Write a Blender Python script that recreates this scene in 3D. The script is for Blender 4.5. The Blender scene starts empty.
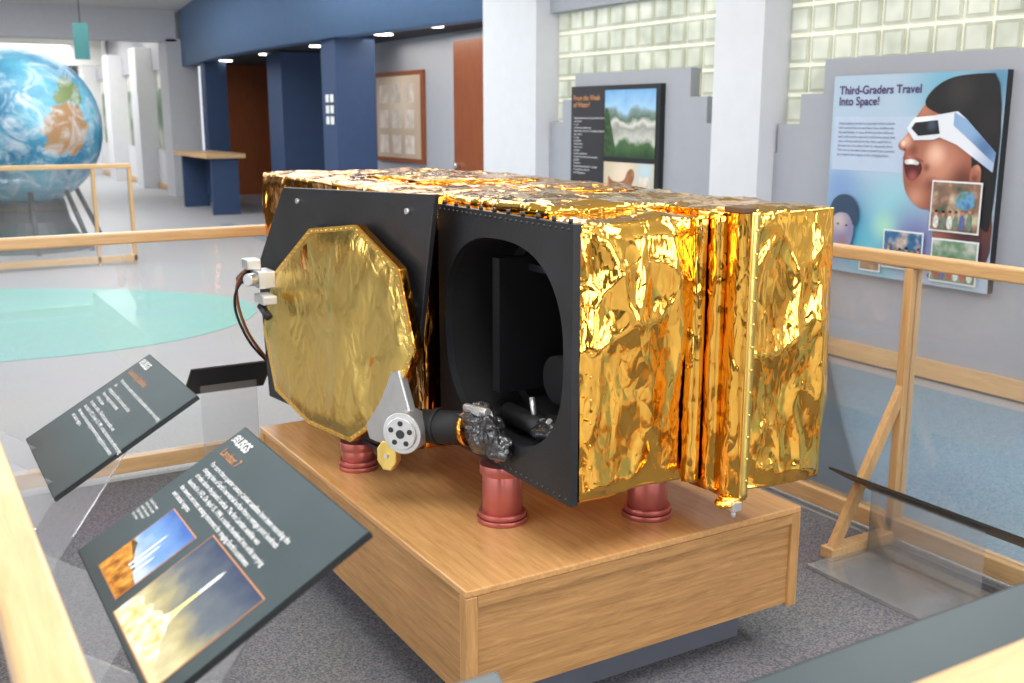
import bpy, bmesh, math, random
from mathutils import Vector, Matrix, noise
random.seed(7)
S=bpy.context.scene
COL=S.collection
# ------------------------------------------------------------ materials
def newmat(name):
    m=bpy.data.materials.new(name); m.use_nodes=True
    nt=m.node_tree; b=nt.nodes['Principled BSDF']; return m,nt,b
def N(nt,t,**k):
    n=nt.nodes.new(t)
    for a,v in k.items(): setattr(n,a,v)
    return n
def c4(c): return (c[0],c[1],c[2],1)
def srgb(r,g,b):
    f=lambda x:(x/255/12.92) if x<=10 else ((x/255+.055)/1.055)**2.4
    return (f(r),f(g),f(b))
def mat(name,c,rough=.6,metal=0,var=.06,scale=8,bump=0,bscale=60,emis=0,spec=.5,coat=0):
    m,nt,b=newmat(name)
    b.inputs['Roughness'].default_value=rough; b.inputs['Metallic'].default_value=metal
    b.inputs['Specular IOR Level'].default_value=spec
    b.inputs['Coat Weight'].default_value=coat
    tc=N(nt,'ShaderNodeTexCoord'); no=N(nt,'ShaderNodeTexNoise'); no.inputs['Scale'].default_value=scale; no.inputs['Detail'].default_value=4
    nt.links.new(tc.outputs['Object'],no.inputs['Vector'])
    r=N(nt,'ShaderNodeValToRGB'); r.color_ramp.elements[0].position=.3; r.color_ramp.elements[1].position=.7
    r.color_ramp.elements[0].color=c4([x*(1-var) for x in c]); r.color_ramp.elements[1].color=c4([min(1,x*(1+var)) for x in c])
    nt.links.new(no.outputs['Fac'],r.inputs['Fac']); nt.links.new(r.outputs['Color'],b.inputs['Base Color'])
    if emis: 
        b.inputs['Emission Color'].default_value=c4(c); b.inputs['Emission Strength'].default_value=emis
    if bump:
        n2=N(nt,'ShaderNodeTexNoise'); n2.inputs['Scale'].default_value=bscale; n2.inputs['Detail'].default_value=3
        nt.links.new(tc.outputs['Object'],n2.inputs['Vector'])
        bp=N(nt,'ShaderNodeBump'); bp.inputs['Strength'].default_value=bump; bp.inputs['Distance'].default_value=.01
        nt.links.new(n2.outputs['Fac'],bp.inputs['Height']); nt.links.new(bp.outputs['Normal'],b.inputs['Normal'])
    return m
def wood(name,c1,c2,axis='X',rough=.38,sc=1.):
    m,nt,b=newmat(name); tc=N(nt,'ShaderNodeTexCoord'); mp=N(nt,'ShaderNodeMapping')
    s={'X':(1.6,24,24),'Y':(24,1.6,24),'Z':(24,24,1.6)}[axis]; mp.inputs['Scale'].default_value=[v*sc for v in s]
    no=N(nt,'ShaderNodeTexNoise'); no.inputs['Scale'].default_value=2.4; no.inputs['Detail'].default_value=9; no.inputs['Roughness'].default_value=.75; no.inputs['Distortion'].default_value=.9
    r=N(nt,'ShaderNodeValToRGB'); r.color_ramp.elements[0].position=.33; r.color_ramp.elements[1].position=.67
    r.color_ramp.elements[0].color=c4(c1); r.color_ramp.elements[1].color=c4(c2)
    L=nt.links.new; L(tc.outputs['Object'],mp.inputs['Vector']); L(mp.outputs['Vector'],no.inputs['Vector']); L(no.outputs['Fac'],r.inputs['Fac']); L(r.outputs['Color'],b.inputs['Base Color'])
    b.inputs['Roughness'].default_value=rough; b.inputs['Coat Weight'].default_value=.15
    return m
def foil(name,c,rough=.1,cell=5,tilt=.10,fs=6,fb=.22,stretch=(1,1,.5),mesh=0,dist=.05):
    m,nt,b=newmat(name); L=nt.links.new
    b.inputs['Metallic'].default_value=1; b.inputs['Roughness'].default_value=rough
    b.inputs['Base Color'].default_value=c4(c)
    tc=N(nt,'ShaderNodeTexCoord'); mp=N(nt,'ShaderNodeMapping'); mp.inputs['Scale'].default_value=stretch
    L(tc.outputs['Object'],mp.inputs['Vector'])
    wn=N(nt,'ShaderNodeTexNoise'); wn.inputs['Scale'].default_value=4; wn.inputs['Detail'].default_value=2
    L(mp.outputs['Vector'],wn.inputs['Vector'])
    sub=N(nt,'ShaderNodeVectorMath',operation='MULTIPLY_ADD'); sub.inputs[1].default_value=(.3,.3,.3)
    L(wn.outputs['Color'],sub.inputs[0]); L(mp.outputs['Vector'],sub.inputs[2])
    geo=N(nt,'ShaderNodeNewGeometry'); prev=geo.outputs['Normal']
    for sc,t in ((cell,tilt),(cell*2.3,tilt*.7)):
        vo=N(nt,'ShaderNodeTexVoronoi'); vo.inputs['Scale'].default_value=sc
        L(sub.outputs[0],vo.inputs['Vector'])
        a=N(nt,'ShaderNodeVectorMath',operation='SUBTRACT'); a.inputs[1].default_value=(.5,.5,.5); L(vo.outputs['Color'],a.inputs[0])
        ma=N(nt,'ShaderNodeVectorMath',operation='MULTIPLY_ADD'); ma.inputs[1].default_value=(t,t,t); L(a.outputs[0],ma.inputs[0]); L(prev,ma.inputs[2])
        prev=ma.outputs[0]
    nm=N(nt,'ShaderNodeVectorMath',operation='NORMALIZE'); L(prev,nm.inputs[0])
    hs=[]
    for sc,wt in ((fs,1.),(fs*3,.26)):
        n3=N(nt,'ShaderNodeTexNoise'); n3.inputs['Scale'].default_value=sc; n3.inputs['Detail'].default_value=1.; n3.inputs['Distortion'].default_value=.5; L(mp.outputs['Vector'],n3.inputs['Vector'])
        s_=N(nt,'ShaderNodeMath',operation='SUBTRACT'); s_.inputs[1].default_value=.5; L(n3.outputs['Fac'],s_.inputs[0])
        a_=N(nt,'ShaderNodeMath',operation='ABSOLUTE'); L(s_.outputs[0],a_.inputs[0])
        w_=N(nt,'ShaderNodeMath',operation='MULTIPLY'); w_.inputs[1].default_value=wt; L(a_.outputs[0],w_.inputs[0]); hs.append(w_.outputs[0])
    ad=N(nt,'ShaderNodeMath',operation='ADD'); L(hs[0],ad.inputs[0]); L(hs[1],ad.inputs[1])
    bp=N(nt,'ShaderNodeBump'); bp.inputs['Strength'].default_value=fb; bp.inputs['Distance'].default_value=dist
    L(ad.outputs[0],bp.inputs['Height']); L(nm.outputs[0],bp.inputs['Normal']); L(bp.outputs['Normal'],b.inputs['Normal'])
    if mesh:
        vo=N(nt,'ShaderNodeTexVoronoi'); vo.inputs['Scale'].default_value=mesh; L(tc.outputs['Object'],vo.inputs['Vector'])
        r=N(nt,'ShaderNodeValToRGB'); r.color_ramp.elements[0].color=c4(c); r.color_ramp.elements[1].color=c4([x*.8 for x in c]); L(vo.outputs['Distance'],r.inputs['Fac']); L(r.outputs['Color'],b.inputs['Base Color'])
    return m
def glassy(name,refl=.07,haze=.03,col=(1,1,1)):
    m,nt,b=newmat(name); L=nt.links.new; nt.nodes.remove(b); out=nt.nodes['Material Output']
    tr=N(nt,'ShaderNodeBsdfTransparent'); tr.inputs[0].default_value=c4(col)
    gl=N(nt,'ShaderNodeBsdfGlossy'); gl.inputs['Roughness'].default_value=.01
    df=N(nt,'ShaderNodeBsdfDiffuse'); df.inputs[0].default_value=(.9,.95,1,1)
    fr=N(nt,'ShaderNodeFresnel'); fr.inputs[0].default_value=1.45
    ma=N(nt,'ShaderNodeMath',operation='MULTIPLY_ADD'); ma.inputs[1].default_value=.8; ma.inputs[2].default_value=refl; L(fr.outputs[0],ma.inputs[0])
    m1=N(nt,'ShaderNodeMixShader'); m1.inputs[0].default_value=haze; L(tr.outputs[0],m1.inputs[1]); L(df.outputs[0],m1.inputs[2])
    m2=N(nt,'ShaderNodeMixShader'); L(ma.outputs[0],m2.inputs[0]); L(m1.outputs[0],m2.inputs[1]); L(gl.outputs[0],m2.inputs[2]); L(m2.outputs[0],out.inputs[0])
    return m
def carpet(name,c1,c2,c3,scale=120,rough=.95,spec=.1):
    m,nt,b=newmat(name); L=nt.links.new; b.inputs['Roughness'].default_value=rough; b.inputs['Specular IOR Level'].default_value=spec
    tc=N(nt,'ShaderNodeTexCoord'); no=N(nt,'ShaderNodeTexNoise'); no.inputs['Scale'].default_value=scale; no.inputs['Detail'].default_value=2
    L(tc.outputs['Object'],no.inputs['Vector']); r=N(nt,'ShaderNodeValToRGB'); e=r.color_ramp.elements
    e[0].position=.36; e[0].color=c4(c1); e[1].position=.64; e[1].color=c4(c3); x=e.new(.5); x.color=c4(c2)
    L(no.outputs['Fac'],r.inputs['Fac'])
    n2=N(nt,'ShaderNodeTexNoise'); n2.inputs['Scale'].default_value=1.3; L(tc.outputs['Object'],n2.inputs['Vector'])
    mx=N(nt,'ShaderNodeMix',data_type='RGBA',blend_type='MULTIPLY'); mx.inputs[0].default_value=.2
    L(r.outputs['Color'],mx.inputs[6]); L(n2.outputs['Color'],mx.inputs[7]); L(mx.outputs[2],b.inputs['Base Color'])
    return m
def photo(name,cols,scale=4,seed=0,axis=None):
    m,nt,b=newmat(name); L=nt.links.new; b.inputs['Roughness'].default_value=.5
    tc=N(nt,'ShaderNodeTexCoord'); mp=N(nt,'ShaderNodeMapping'); mp.inputs['Location'].default_value=(seed,seed*2,seed*.7)
    no=N(nt,'ShaderNodeTexNoise'); no.inputs['Scale'].default_value=scale; no.inputs['Detail'].default_value=5
    L(tc.outputs['Object'],mp.inputs['Vector']); L(mp.outputs['Vector'],no.inputs['Vector'])
    r=N(nt,'ShaderNodeValToRGB'); e=r.color_ramp.elements
    k=len(cols); e[0].position=.3; e[0].color=c4(cols[0]); e[1].position=.7; e[1].color=c4(cols[-1])
    for i in range(1,k-1): x=e.new(.3+.4*i/(k-1)); x.color=c4(cols[i])
    L(no.outputs['Fac'],r.inputs['Fac']); L(r.outputs['Color'],b.inputs['Base Color']); return m
def grad(name,o,d,L0,cols,nz=.15,sc=25):
    "printed picture: colour ramp along direction d from o over length L0"
    m,nt,b=newmat(name); L=nt.links.new; b.inputs['Roughness'].default_value=.45
    tc=N(nt,'ShaderNodeTexCoord'); su=N(nt,'ShaderNodeVectorMath',operation='SUBTRACT'); su.inputs[1].default_value=o; L(tc.outputs['Object'],su.inputs[0])
    dt=N(nt,'ShaderNodeVectorMath',operation='DOT_PRODUCT'); dt.inputs[1].default_value=Vector(d)/L0; L(su.outputs[0],dt.inputs[0])
    no=N(nt,'ShaderNodeTexNoise'); no.inputs['Scale'].default_value=sc; no.inputs['Detail'].default_value=5; L(tc.outputs['Object'],no.inputs['Vector'])
    s2=N(nt,'ShaderNodeMath',operation='SUBTRACT'); s2.inputs[1].default_value=.5; L(no.outputs['Fac'],s2.inputs[0])
    ma=N(nt,'ShaderNodeMath',operation='MULTIPLY_ADD'); ma.inputs[1].default_value=nz*4; L(s2.outputs[0],ma.inputs[0]); L(dt.outputs['Value'],ma.inputs[2])
    r=N(nt,'ShaderNodeValToRGB'); e=r.color_ramp.elements; k=len(cols)
    e[0].position=cols[0][0]; e[0].color=c4(cols[0][1]); e[1].position=cols[-1][0]; e[1].color=c4(cols[-1][1])
    for pos,cc in cols[1:-1]: x=e.new(pos); x.color=c4(cc)
    L(ma.outputs[0],r.inputs['Fac']); L(r.outputs['Color'],b.inputs['Base Color']); return m
def tones(name,base,blobs,rough=.5):
    "printed photo tones: soft-edged colour areas (centre, radius, colour) blended over a base"
    m,nt,b=newmat(name); L=nt.links.new; b.inputs['Roughness'].default_value=rough
    tc=N(nt,'ShaderNodeTexCoord'); cur=None
    for c0,rad,col in blobs:
        d=N(nt,'ShaderNodeVectorMath',operation='DISTANCE'); d.inputs[1].default_value=c0; L(tc.outputs['Object'],d.inputs[0])
        mr=N(nt,'ShaderNodeMapRange'); mr.interpolation_type='SMOOTHSTEP'; mr.inputs[1].default_value=0; mr.inputs[2].default_value=rad; mr.inputs[3].default_value=1; mr.inputs[4].default_value=0; L(d.outputs['Value'],mr.inputs[0])
        mx=N(nt,'ShaderNodeMix',data_type='RGBA'); L(mr.outputs[0],mx.inputs[0])
        if cur is None: mx.inputs[6].default_value=c4(base)
        else: L(cur,mx.inputs[6])
        mx.inputs[7].default_value=c4(col); cur=mx.outputs[2]
    L(cur,b.inputs['Base Color']); return m
M={}
M['gold']=foil('gold_foil',(1.0,.53,.09),rough=.09,cell=6,tilt=.13,fs=9,fb=.28)
M['amber']=foil('amber_foil',(1.0,.43,.065),rough=.13,cell=6,tilt=.16,fb=.4,fs=9)
M['film']=foil('gold_film',(1.0,.70,.20),rough=.26,cell=12,tilt=.05,fs=14,fb=.18,stretch=(1,1,.6),mesh=260)
M['tape']=foil('gold_tape',(.98,.70,.20),rough=.3,cell=20,tilt=.06,fb=.1)
M['silver']=foil('silver_wrap',(.75,.75,.75),rough=.2,cell=16,tilt=.3)
M['black']=mat('black_panel_paint',(.015,.016,.019),rough=.45,var=.3,bump=.08,bscale=150)
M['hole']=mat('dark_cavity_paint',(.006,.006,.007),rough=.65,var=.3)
M['dkgrey']=mat('dark_grey_metal',(.05,.05,.055),rough=.4,metal=.6)
M['alu']=mat('machined_aluminium',(.66,.66,.66),rough=.34,metal=.8,var=.12)
M['copper']=mat('anodised_copper',srgb(190,108,100),rough=.28,metal=.65,var=.06)
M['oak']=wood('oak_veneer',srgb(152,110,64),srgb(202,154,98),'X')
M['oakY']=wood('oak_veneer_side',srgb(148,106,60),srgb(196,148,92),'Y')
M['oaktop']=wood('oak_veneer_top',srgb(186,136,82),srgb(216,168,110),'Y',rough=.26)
M['oakZ']=wood('oak_veneer_post',srgb(172,126,74),srgb(208,160,102),'Z')
M['railX']=wood('oak_rail_x',srgb(196,156,106),srgb(224,186,136),'X')
M['railY']=wood('oak_rail_y',srgb(196,156,106),srgb(224,186,136),'Y')
M['railZ']=wood('oak_rail_z',srgb(192,150,98),srgb(220,180,128),'Z')
M['glass']=glassy('railing_glass',.03,.05)
M['acrylic']=glassy('clear_acrylic',.05,.10)
M['acrylic_w']=glassy('clear_acrylic_foot',.06,.22)
M['sign']=mat('sign_face',srgb(66,78,82),rough=.35,var=.08)
M['signedge']=mat('sign_edge',srgb(30,34,36),rough=.4)
M['white']=mat('white_ink',(.85,.86,.86),rough=.6,var=.02)
M['orange_ink']=mat('orange_ink',srgb(205,140,90),rough=.6)
M['purple']=mat('purple_ink',srgb(84,56,110),rough=.6)
M['greyink']=mat('grey_ink',srgb(95,105,130),rough=.6)
M['blackink']=mat('black_ink',(.012,.012,.014),rough=.5)
M['carpet']=carpet('carpet_grey',srgb(92,94,104),srgb(114,115,122),srgb(138,133,133),150)
M['carpet_out']=carpet('carpet_light',srgb(152,155,162),srgb(170,170,174),srgb(184,180,176),80,.5,.45)  # same carpet, lightened to paint in the railing glass reflection
M['carpet_blue']=carpet('carpet_blue',srgb(104,132,152),srgb(124,152,172),srgb(140,166,182),80,.6,.35)
M['carpet_teal']=carpet('carpet_teal',srgb(110,172,166),srgb(126,190,182),srgb(142,200,192),80,.5,.45)
M['wall']=mat('grey_plaster',srgb(166,168,176),rough=.85,var=.02)
M['pillar']=mat('pale_pillar_paint',srgb(214,215,220),rough=.8,var=.02)
M['ceil']=mat('ceiling_paint',srgb(224,224,220),rough=.9,var=.02)
M['blue']=mat('blue_wall_paint',srgb(48,70,106),rough=.6,var=.05)
M['fascia']=mat('blue_fascia_paint',srgb(96,126,164),rough=.6,var=.03)
M['darkceil']=mat('dark_soffit_paint',srgb(50,50,56),rough=.9)
M['cherry']=wood('cherry_panelling',srgb(120,62,30),srgb(156,86,44),'Z')
M['lamp']=mat('lamp_glow',(1,.95,.85),emis=6)
M['stucco']=mat('beige_plaster',srgb(206,202,194),rough=.9,var=.03)
M['backwall']=mat('shaded_wall',srgb(120,112,104),rough=.9,var=.03)  # unseen walls, colour darkened to add contrast to the foil reflections
def glassblock(nm,ca,cb,e_):
    m,nt,b=newmat(nm); L=nt.links.new
    tc=N(nt,'ShaderNodeTexCoord'); no=N(nt,'ShaderNodeTexNoise'); no.inputs['Scale'].default_value=3.5; no.inputs['Detail'].default_value=2
    L(tc.outputs['Object'],no.inputs['Vector']); r=N(nt,'ShaderNodeValToRGB'); e=r.color_ramp.elements
    e[0].position=.35; e[0].color=c4(ca); e[1].position=.65; e[1].color=c4(cb)
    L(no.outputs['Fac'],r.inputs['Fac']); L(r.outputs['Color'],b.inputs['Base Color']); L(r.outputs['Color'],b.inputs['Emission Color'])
    b.inputs['Emission Strength'].default_value=e_; b.inputs['Roughness'].default_value=.15  # emission paints in the daylight coming through the blocks
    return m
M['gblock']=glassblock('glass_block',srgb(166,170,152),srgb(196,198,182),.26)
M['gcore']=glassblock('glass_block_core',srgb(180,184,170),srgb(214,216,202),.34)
M['mortar']=mat('block_mortar',srgb(242,240,224),rough=.9,emis=.32,var=.02)  # painted glow keeps the joints brighter than the blocks
# ------------------------------------------------------------ geometry helpers
def empty(name,loc=(0,0,0)):
    e=bpy.data.objects.new(name,None); e.location=loc; e.empty_display_size=.1; COL.objects.link(e); return e
def obj(name,bm,m,parent=None,smooth=False,bev=0):
    me=bpy.data.meshes.new(name); bm.normal_update(); bm.to_mesh(me); bm.free()
    ms=m if isinstance(m,(list,tuple)) else [m]
    for x in ms: me.materials.append(x)
    if smooth:
        for p in me.polygons: p.use_smooth=True
    o=bpy.data.objects.new(name,me); COL.objects.link(o)
    if parent: o.parent=parent
    if bev:
        b=o.modifiers.new('bevel','BEVEL'); b.width=bev; b.segments=2; b.limit_method='ANGLE'
    return o
def addbox(bm,x0,x1,y0,y1,z0,z1,mi=0):
    vs=[bm.verts.new(p) for p in [(x0,y0,z0),(x1,y0,z0),(x1,y1,z0),(x0,y1,z0),(x0,y0,z1),(x1,y0,z1),(x1,y1,z1),(x0,y1,z1)]]
    for f in [(0,3,2,1),(4,5,6,7),(0,1,5,4),(1,2,6,5),(2,3,7,6),(3,0,4,7)]:
        fa=bm.faces.new([vs[i] for i in f]); fa.material_index=mi
def box(name,x0,x1,y0,y1,z0,z1,m,parent=None,bev=0):
    bm=bmesh.new(); addbox(bm,x0,x1,y0,y1,z0,z1); return obj(name,bm,m,parent,bev=bev)
def addcyl(bm,p0,p1,r,seg=24,r2=None,mi=0,cap=True):
    p0=Vector(p0);p1=Vector(p1); d=p1-p0; q=d.to_track_quat('Z','Y'); r2=r if r2 is None else r2
    A=[];B=[]
    for i in range(seg):
        t=2*math.pi*i/seg; v=Vector((math.cos(t),math.sin(t),0))
        A.append(bm.verts.new(p0+q@(v*r))); B.append(bm.verts.new(p1+q@(v*r2)))
    for i in range(seg):
        j=(i+1)%seg; f=bm.faces.new([A[i],A[j],B[j],B[i]]); f.material_index=mi; f.smooth=True
    if cap:
        f=bm.faces.new(A[::-1]); f.material_index=mi; f=bm.faces.new(B); f.material_index=mi
def lathe(bm,cx,cy,prof,seg=40,mi=0):
    rings=[]
    for r,z in prof: rings.append([bm.verts.new((cx+r*math.cos(2*math.pi*i/seg),cy+r*math.sin(2*math.pi*i/seg),z)) for i in range(seg)])
    for a,b in zip(rings,rings[1:]):
        for i in range(seg):
            j=(i+1)%seg; f=bm.faces.new([a[i],a[j],b[j],b[i]]); f.material_index=mi
    bm.faces.new(rings[0][::-1]); bm.faces.new(rings[-1])
def tube(name,pts,r,m,parent=None):
    cu=bpy.data.curves.new(name,'CURVE'); cu.dimensions='3D'; cu.bevel_depth=r; cu.bevel_resolution=3
    sp=cu.splines.new('NURBS'); sp.points.add(len(pts)-1); sp.use_endpoint_u=True; sp.order_u=4
    for p,q in zip(sp.points,pts): p.co=(*q,1)
    cu.materials.append(m); o=bpy.data.objects.new(name,cu); COL.objects.link(o)
    if parent:o.parent=parent
    return o
def prism(bm,poly,n,th,mi=0):
    n=Vector(n); a=[bm.verts.new(p) for p in poly]; b=[bm.verts.new(Vector(p)+n*th) for p in poly]
    k=len(poly)
    for i in range(k):
        j=(i+1)%k; f=bm.faces.new([a[i],a[j],b[j],b[i]]); f.material_index=mi
    bm.faces.new(a[::-1]).material_index=mi; bm.faces.new(b).material_index=mi
def chaikin(p,it=2):
    for _ in range(it):
        q=[]
        for i in range(len(p)):
            a=Vector(p[i]);b=Vector(p[(i+1)%len(p)]); q+= [a*.75+b*.25,a*.25+b*.75]
        p=q
    return p
class Frame:
    def __init__(s,o,ux,uy):
        s.o=Vector(o); s.ux=Vector(ux).normalized(); s.uy=Vector(uy).normalized(); s.n=s.ux.cross(s.uy)
    def p(s,u,v,off=0): return s.o+s.ux*u+s.uy*v+s.n*off
    def poly(s,name,pts,m,parent,off=.002,smooth=0):
        if smooth: pts=chaikin([(a,b) for a,b in pts],smooth)
        bm=bmesh.new(); bm.faces.new([bm.verts.new(s.p(q[0],q[1],off)) for q in pts]); return obj(name,bm,m,parent)
    def rect(s,name,u0,u1,v0,v1,m,parent,off=.002): return s.poly(name,[(u0,v0),(u1,v0),(u1,v1),(u0,v1)],m,parent,off)
    def slab(s,name,u0,u1,v0,v1,m,parent,th=.006,off=0):
        bm=bmesh.new(); prism(bm,[s.p(u0,v0,off-th),s.p(u1,v0,off-th),s.p(u1,v1,off-th),s.p(u0,v1,off-th)],s.n,th)
        bmesh.ops.recalc_face_normals(bm,faces=bm.faces); return obj(name,bm,m,parent)
    def text(s,name,u,v,t,size,m,parent,off=.003,lead=1.0,bold=0):
        cu=bpy.data.curves.new(name,'FONT'); cu.body=t; cu.size=size; cu.space_line=lead; cu.offset=bold; cu.materials.append(m)
        o=bpy.data.objects.new(name,cu); COL.objects.link(o)
        mt=Matrix((( s.ux.x,s.uy.x,s.n.x,0),(s.ux.y,s.uy.y,s.n.y,0),(s.ux.z,s.uy.z,s.n.z,0),(0,0,0,1))); mt.translation=s.p(u,v,off)
        o.matrix_world=mt; o.parent=parent; return o
# ------------------------------------------------------------ foil blankets
def fdisp(p,seed,st):
    q=Vector((p.x*st[0],p.y*st[1],p.z*st[2]))+Vector((seed*3.1,seed*1.7,seed*.9))
    w=q+noise.noise_vector(q*2.0)*.14
    a=1-min(1,abs(noise.noise(w*3.4))*2.8)
    b=1-min(1,abs(noise.noise(w*7.5+Vector((7,3,1))))*2.6)
    return 1.0*noise.noise(q*1.7)+.55*a*a+.24*b*b
def foilbox(name,x0,x1,y0,y1,z0,z1,m,parent,amp=.02,seed=1,skip=(),st=(1,1,.5),step=.01,rnd=.02,top=.45):
    bm=bmesh.new()
    def face(o,a,b,la,lb):
        na=max(2,int(la/step)); nb=max(2,int(lb/step)); g=[[bm.verts.new(Vector(o)+Vector(a)*(la*i/na)+Vector(b)*(lb*j/nb)) for j in range(nb+1)] for i in range(na+1)]
        for i in range(na):
            for j in range(nb): bm.faces.new([g[i][j],g[i+1][j],g[i+1][j+1],g[i][j+1]])
    X=x1-x0;Y=y1-y0;Z=z1-z0
    if '-Y' not in skip: face((x0,y0,z0),(1,0,0),(0,0,1),X,Z)
    if '+Y' not in skip: face((x1,y1,z0),(-1,0,0),(0,0,1),X,Z)
    if '-X' not in skip: face((x0,y1,z0),(0,-1,0),(0,0,1),Y,Z)
    if '+X' not in skip: face((x1,y0,z0),(0,1,0),(0,0,1),Y,Z)
    if '+Z' not in skip: face((x0,y0,z1),(1,0,0),(0,1,0),X,Y)
    if '-Z' not in skip: face((x0,y1,z0),(1,0,0),(0,-1,0),X,Y)
    bmesh.ops.remove_doubles(bm,verts=bm.verts,dist=step*.3)
    bm.normal_update()
    for v in bm.verts:
        d=fdisp(v.co,seed,st)-.25
        n=v.normal.copy()
        e=sorted([min(v.co.x-x0,x1-v.co.x),min(v.co.y-y0,y1-v.co.y),min(v.co.z-z0,z1-v.co.z)])
        k=min(1,e[1]/.045); k=k*k*(3-2*k)
        a=amp*(top if n.z>.8 else 1)
        v.co=v.co+n*(a*d*(.35+.65*k)) - n*(rnd*.3*(1-k))+noise.noise_vector(v.co*6)*.004
    return obj(name,bm,m,parent,smooth=True)
# ------------------------------------------------------------ ROOM
WX=5.45
box('floor',-8,10,-6,40,-.1,0,M['carpet_out'])
enclosed_carpet=box('carpet_inlay',.13,3.16,.56,4.74,0,.004,M['carpet'])  # same carpet without the painted reflection, a darker sheet over the floor
bm=bmesh.new(); prism(bm,[Vector((a,b,.0)) for a,b in [(3.3,-5.9),(3.3,5.2),(3.9,7.5),(4.1,10),(4.3,16),(4.5,16),(5.0,9.4),(5.28,9.4),(5.28,-5.9)]],(0,0,1),.003); 
bmesh.ops.recalc_face_normals(bm,faces=bm.faces); obj('carpet_inlay_blue',bm,M['carpet_blue'])
pts=chaikin([(-3,9.0),(-1,7.9),(.9,7.5),(1.9,7.7),(2.6,8.4),(2.7,9.3),(1.9,10.3),(.9,10.9),(-.5,11.6),(-3,12)],2)
bm=bmesh.new(); prism(bm,[Vector((p[0],p[1],.0)) for p in pts],(0,0,1),.004); bmesh.ops.recalc_face_normals(bm,faces=bm.faces); obj('carpet_inlay_teal',bm,M['carpet_teal'])
box('ceiling',-8,10,-6,40,3.65,3.75,M['ceil'])
bays=[(-2.75,-.4),(.2,2.6),(3.17,5.55),(6.05,8.5)]
bm=bmesh.new()
for a,b in bays:
    c=(a+b)/2; w=(b-a)/2
    addbox(bm,WX,WX+.25,a,b,0,1.35)
    for k in range(3):
        ww=w-[.03,.23,.43][k]
        addbox(bm,WX,WX+.25,c-ww,c+ww,1.35+[0,.2,.4][k],[1.55,1.75,1.97][k])
    addbox(bm,WX,WX+.25,a,b,2.53,3.65)
addbox(bm,WX,WX+.25,-6,-2.75,0,3.65)
addbox(bm,WX,WX+.25,22,40,2.6,3.65)
obj('wall_right',bm,M['wall'])
bm=bmesh.new()
for a,b in [(-.4,.2),(2.6,3.17),(5.55,6.05)]: addbox(bm,WX-.15,WX+.25,a,b,0,3.65)
addbox(bm,WX-.15,WX+.8,8.5,9.5,0,3.65)
for y in (22.0,25.,28.3,32,36): addbox(bm,WX-.35,WX+.25,y,y+.7,0,3.1)
obj('wall_pillars',bm,M['pillar'])
bm=bmesh.new()
for a,b in bays: addbox(bm,WX-.03,WX,a+.0,b,.02,.13)
addbox(bm,WX-.03,WX,-6,-2.75,.02,.13); addbox(bm,WX-.03,WX,22.7,40,.02,.13)
obj('baseboard_right',bm,M['railY'])
for i,(a,b) in enumerate(bays+[(22.7,25),(25.7,28.3),(29,32),(32.7,36)]):
    bm=bmesh.new(); far=i>3
    z0=1.35 if not far else .9
    addbox(bm,WX+.11,WX+.2,a,b,z0,2.6,1)
    s=.2 if not far else .4
    ny=int(round((b-a)/s)); sy=(b-a)/ny; z=z0
    while z<2.55:
        for k in range(ny):
            addbox(bm,WX+.09,WX+.13,a+k*sy+.014,a+(k+1)*sy-.014,z+.014,z+s-.014,0)
            addbox(bm,WX+.084,WX+.1,a+k*sy+.034,a+(k+1)*sy-.034,z+.034,z+s-.034,2)
        z+=s
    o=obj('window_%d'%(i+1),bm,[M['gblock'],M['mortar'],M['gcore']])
bm=bmesh.new()
for a,b in [(22.7,25),(25.7,28.3),(29,32),(32.7,36),(36.7,40)]: addbox(bm,WX,WX+.25,a,b,0,.9)
obj('wall_corridor',bm,M['pillar'])
box('wall_far',-8,10,40,40.2,0,3.65,M['stucco'])
box('ceiling_beam',-8,5.3,22,22.5,3.05,3.65,M['pillar'])
box('ceiling_beam.001',-8,5.3,30,30.4,2.9,3.65,M['ceil'])
box('wall_left',-8.2,-8,-6,40,0,3.65,M['backwall'])
box('wall_back',-8,5.45,-6.2,-6,0,3.65,M['backwall'])
arc=[]
for i in range(25):
    t=i/24; y=9.5+12.6*t; arc.append((5.4-.5*math.sin(math.pi*t)**1.0,y))
bm=bmesh.new()
A=[(bm.verts.new((x,y,2.58)),bm.verts.new((x,y,3.65)),bm.verts.new((x+.3,y,2.58)),bm.verts.new((x+.3,y,3.65))) for x,y in arc]
for p,q in zip(A,A[1:]):
    bm.faces.new([p[0],q[0],q[1],p[1]]); bm.faces.new([p[0],p[2],q[2],q[0]]); bm.faces.new([p[2],p[3],q[3],q[2]])
bmesh.ops.recalc_face_normals(bm,faces=bm.faces); obj('wall_fascia',bm,M['fascia'],smooth=True)
bm=bmesh.new(); prism(bm,[Vector((x+.1,y,2.62)) for x,y in arc]+[Vector((9.5,22,2.62)),Vector((9.5,9.5,2.62))],(0,0,1),.05); bmesh.ops.recalc_face_normals(bm,faces=bm.faces)
obj('ceiling_soffit',bm,M['darkceil'])
bm=bmesh.new(); addbox(bm,5.1,5.65,13.0,13.5,0,2.6); addbox(bm,5.6,6.5,16.6,17.3,0,2.6); addbox(bm,5.3,5.7,20.0,20.3,0,2.6)
addbox(bm,6.2,6.5,17.3,19.,0,2.6)
obj('wall_blue_pier',bm,M['blue'])
box('wall_recess',6.25,6.4,9.5,14.6,0,2.62,M['wall'])
bm=bmesh.new(); addbox(bm,7.6,7.8,14.6,22,0,2.62); obj('wall_cherry',bm,M['cherry'])
box('wall_recess_end',5.8,9.5,21.9,22.1,0,2.62,M['cherry'])
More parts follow.
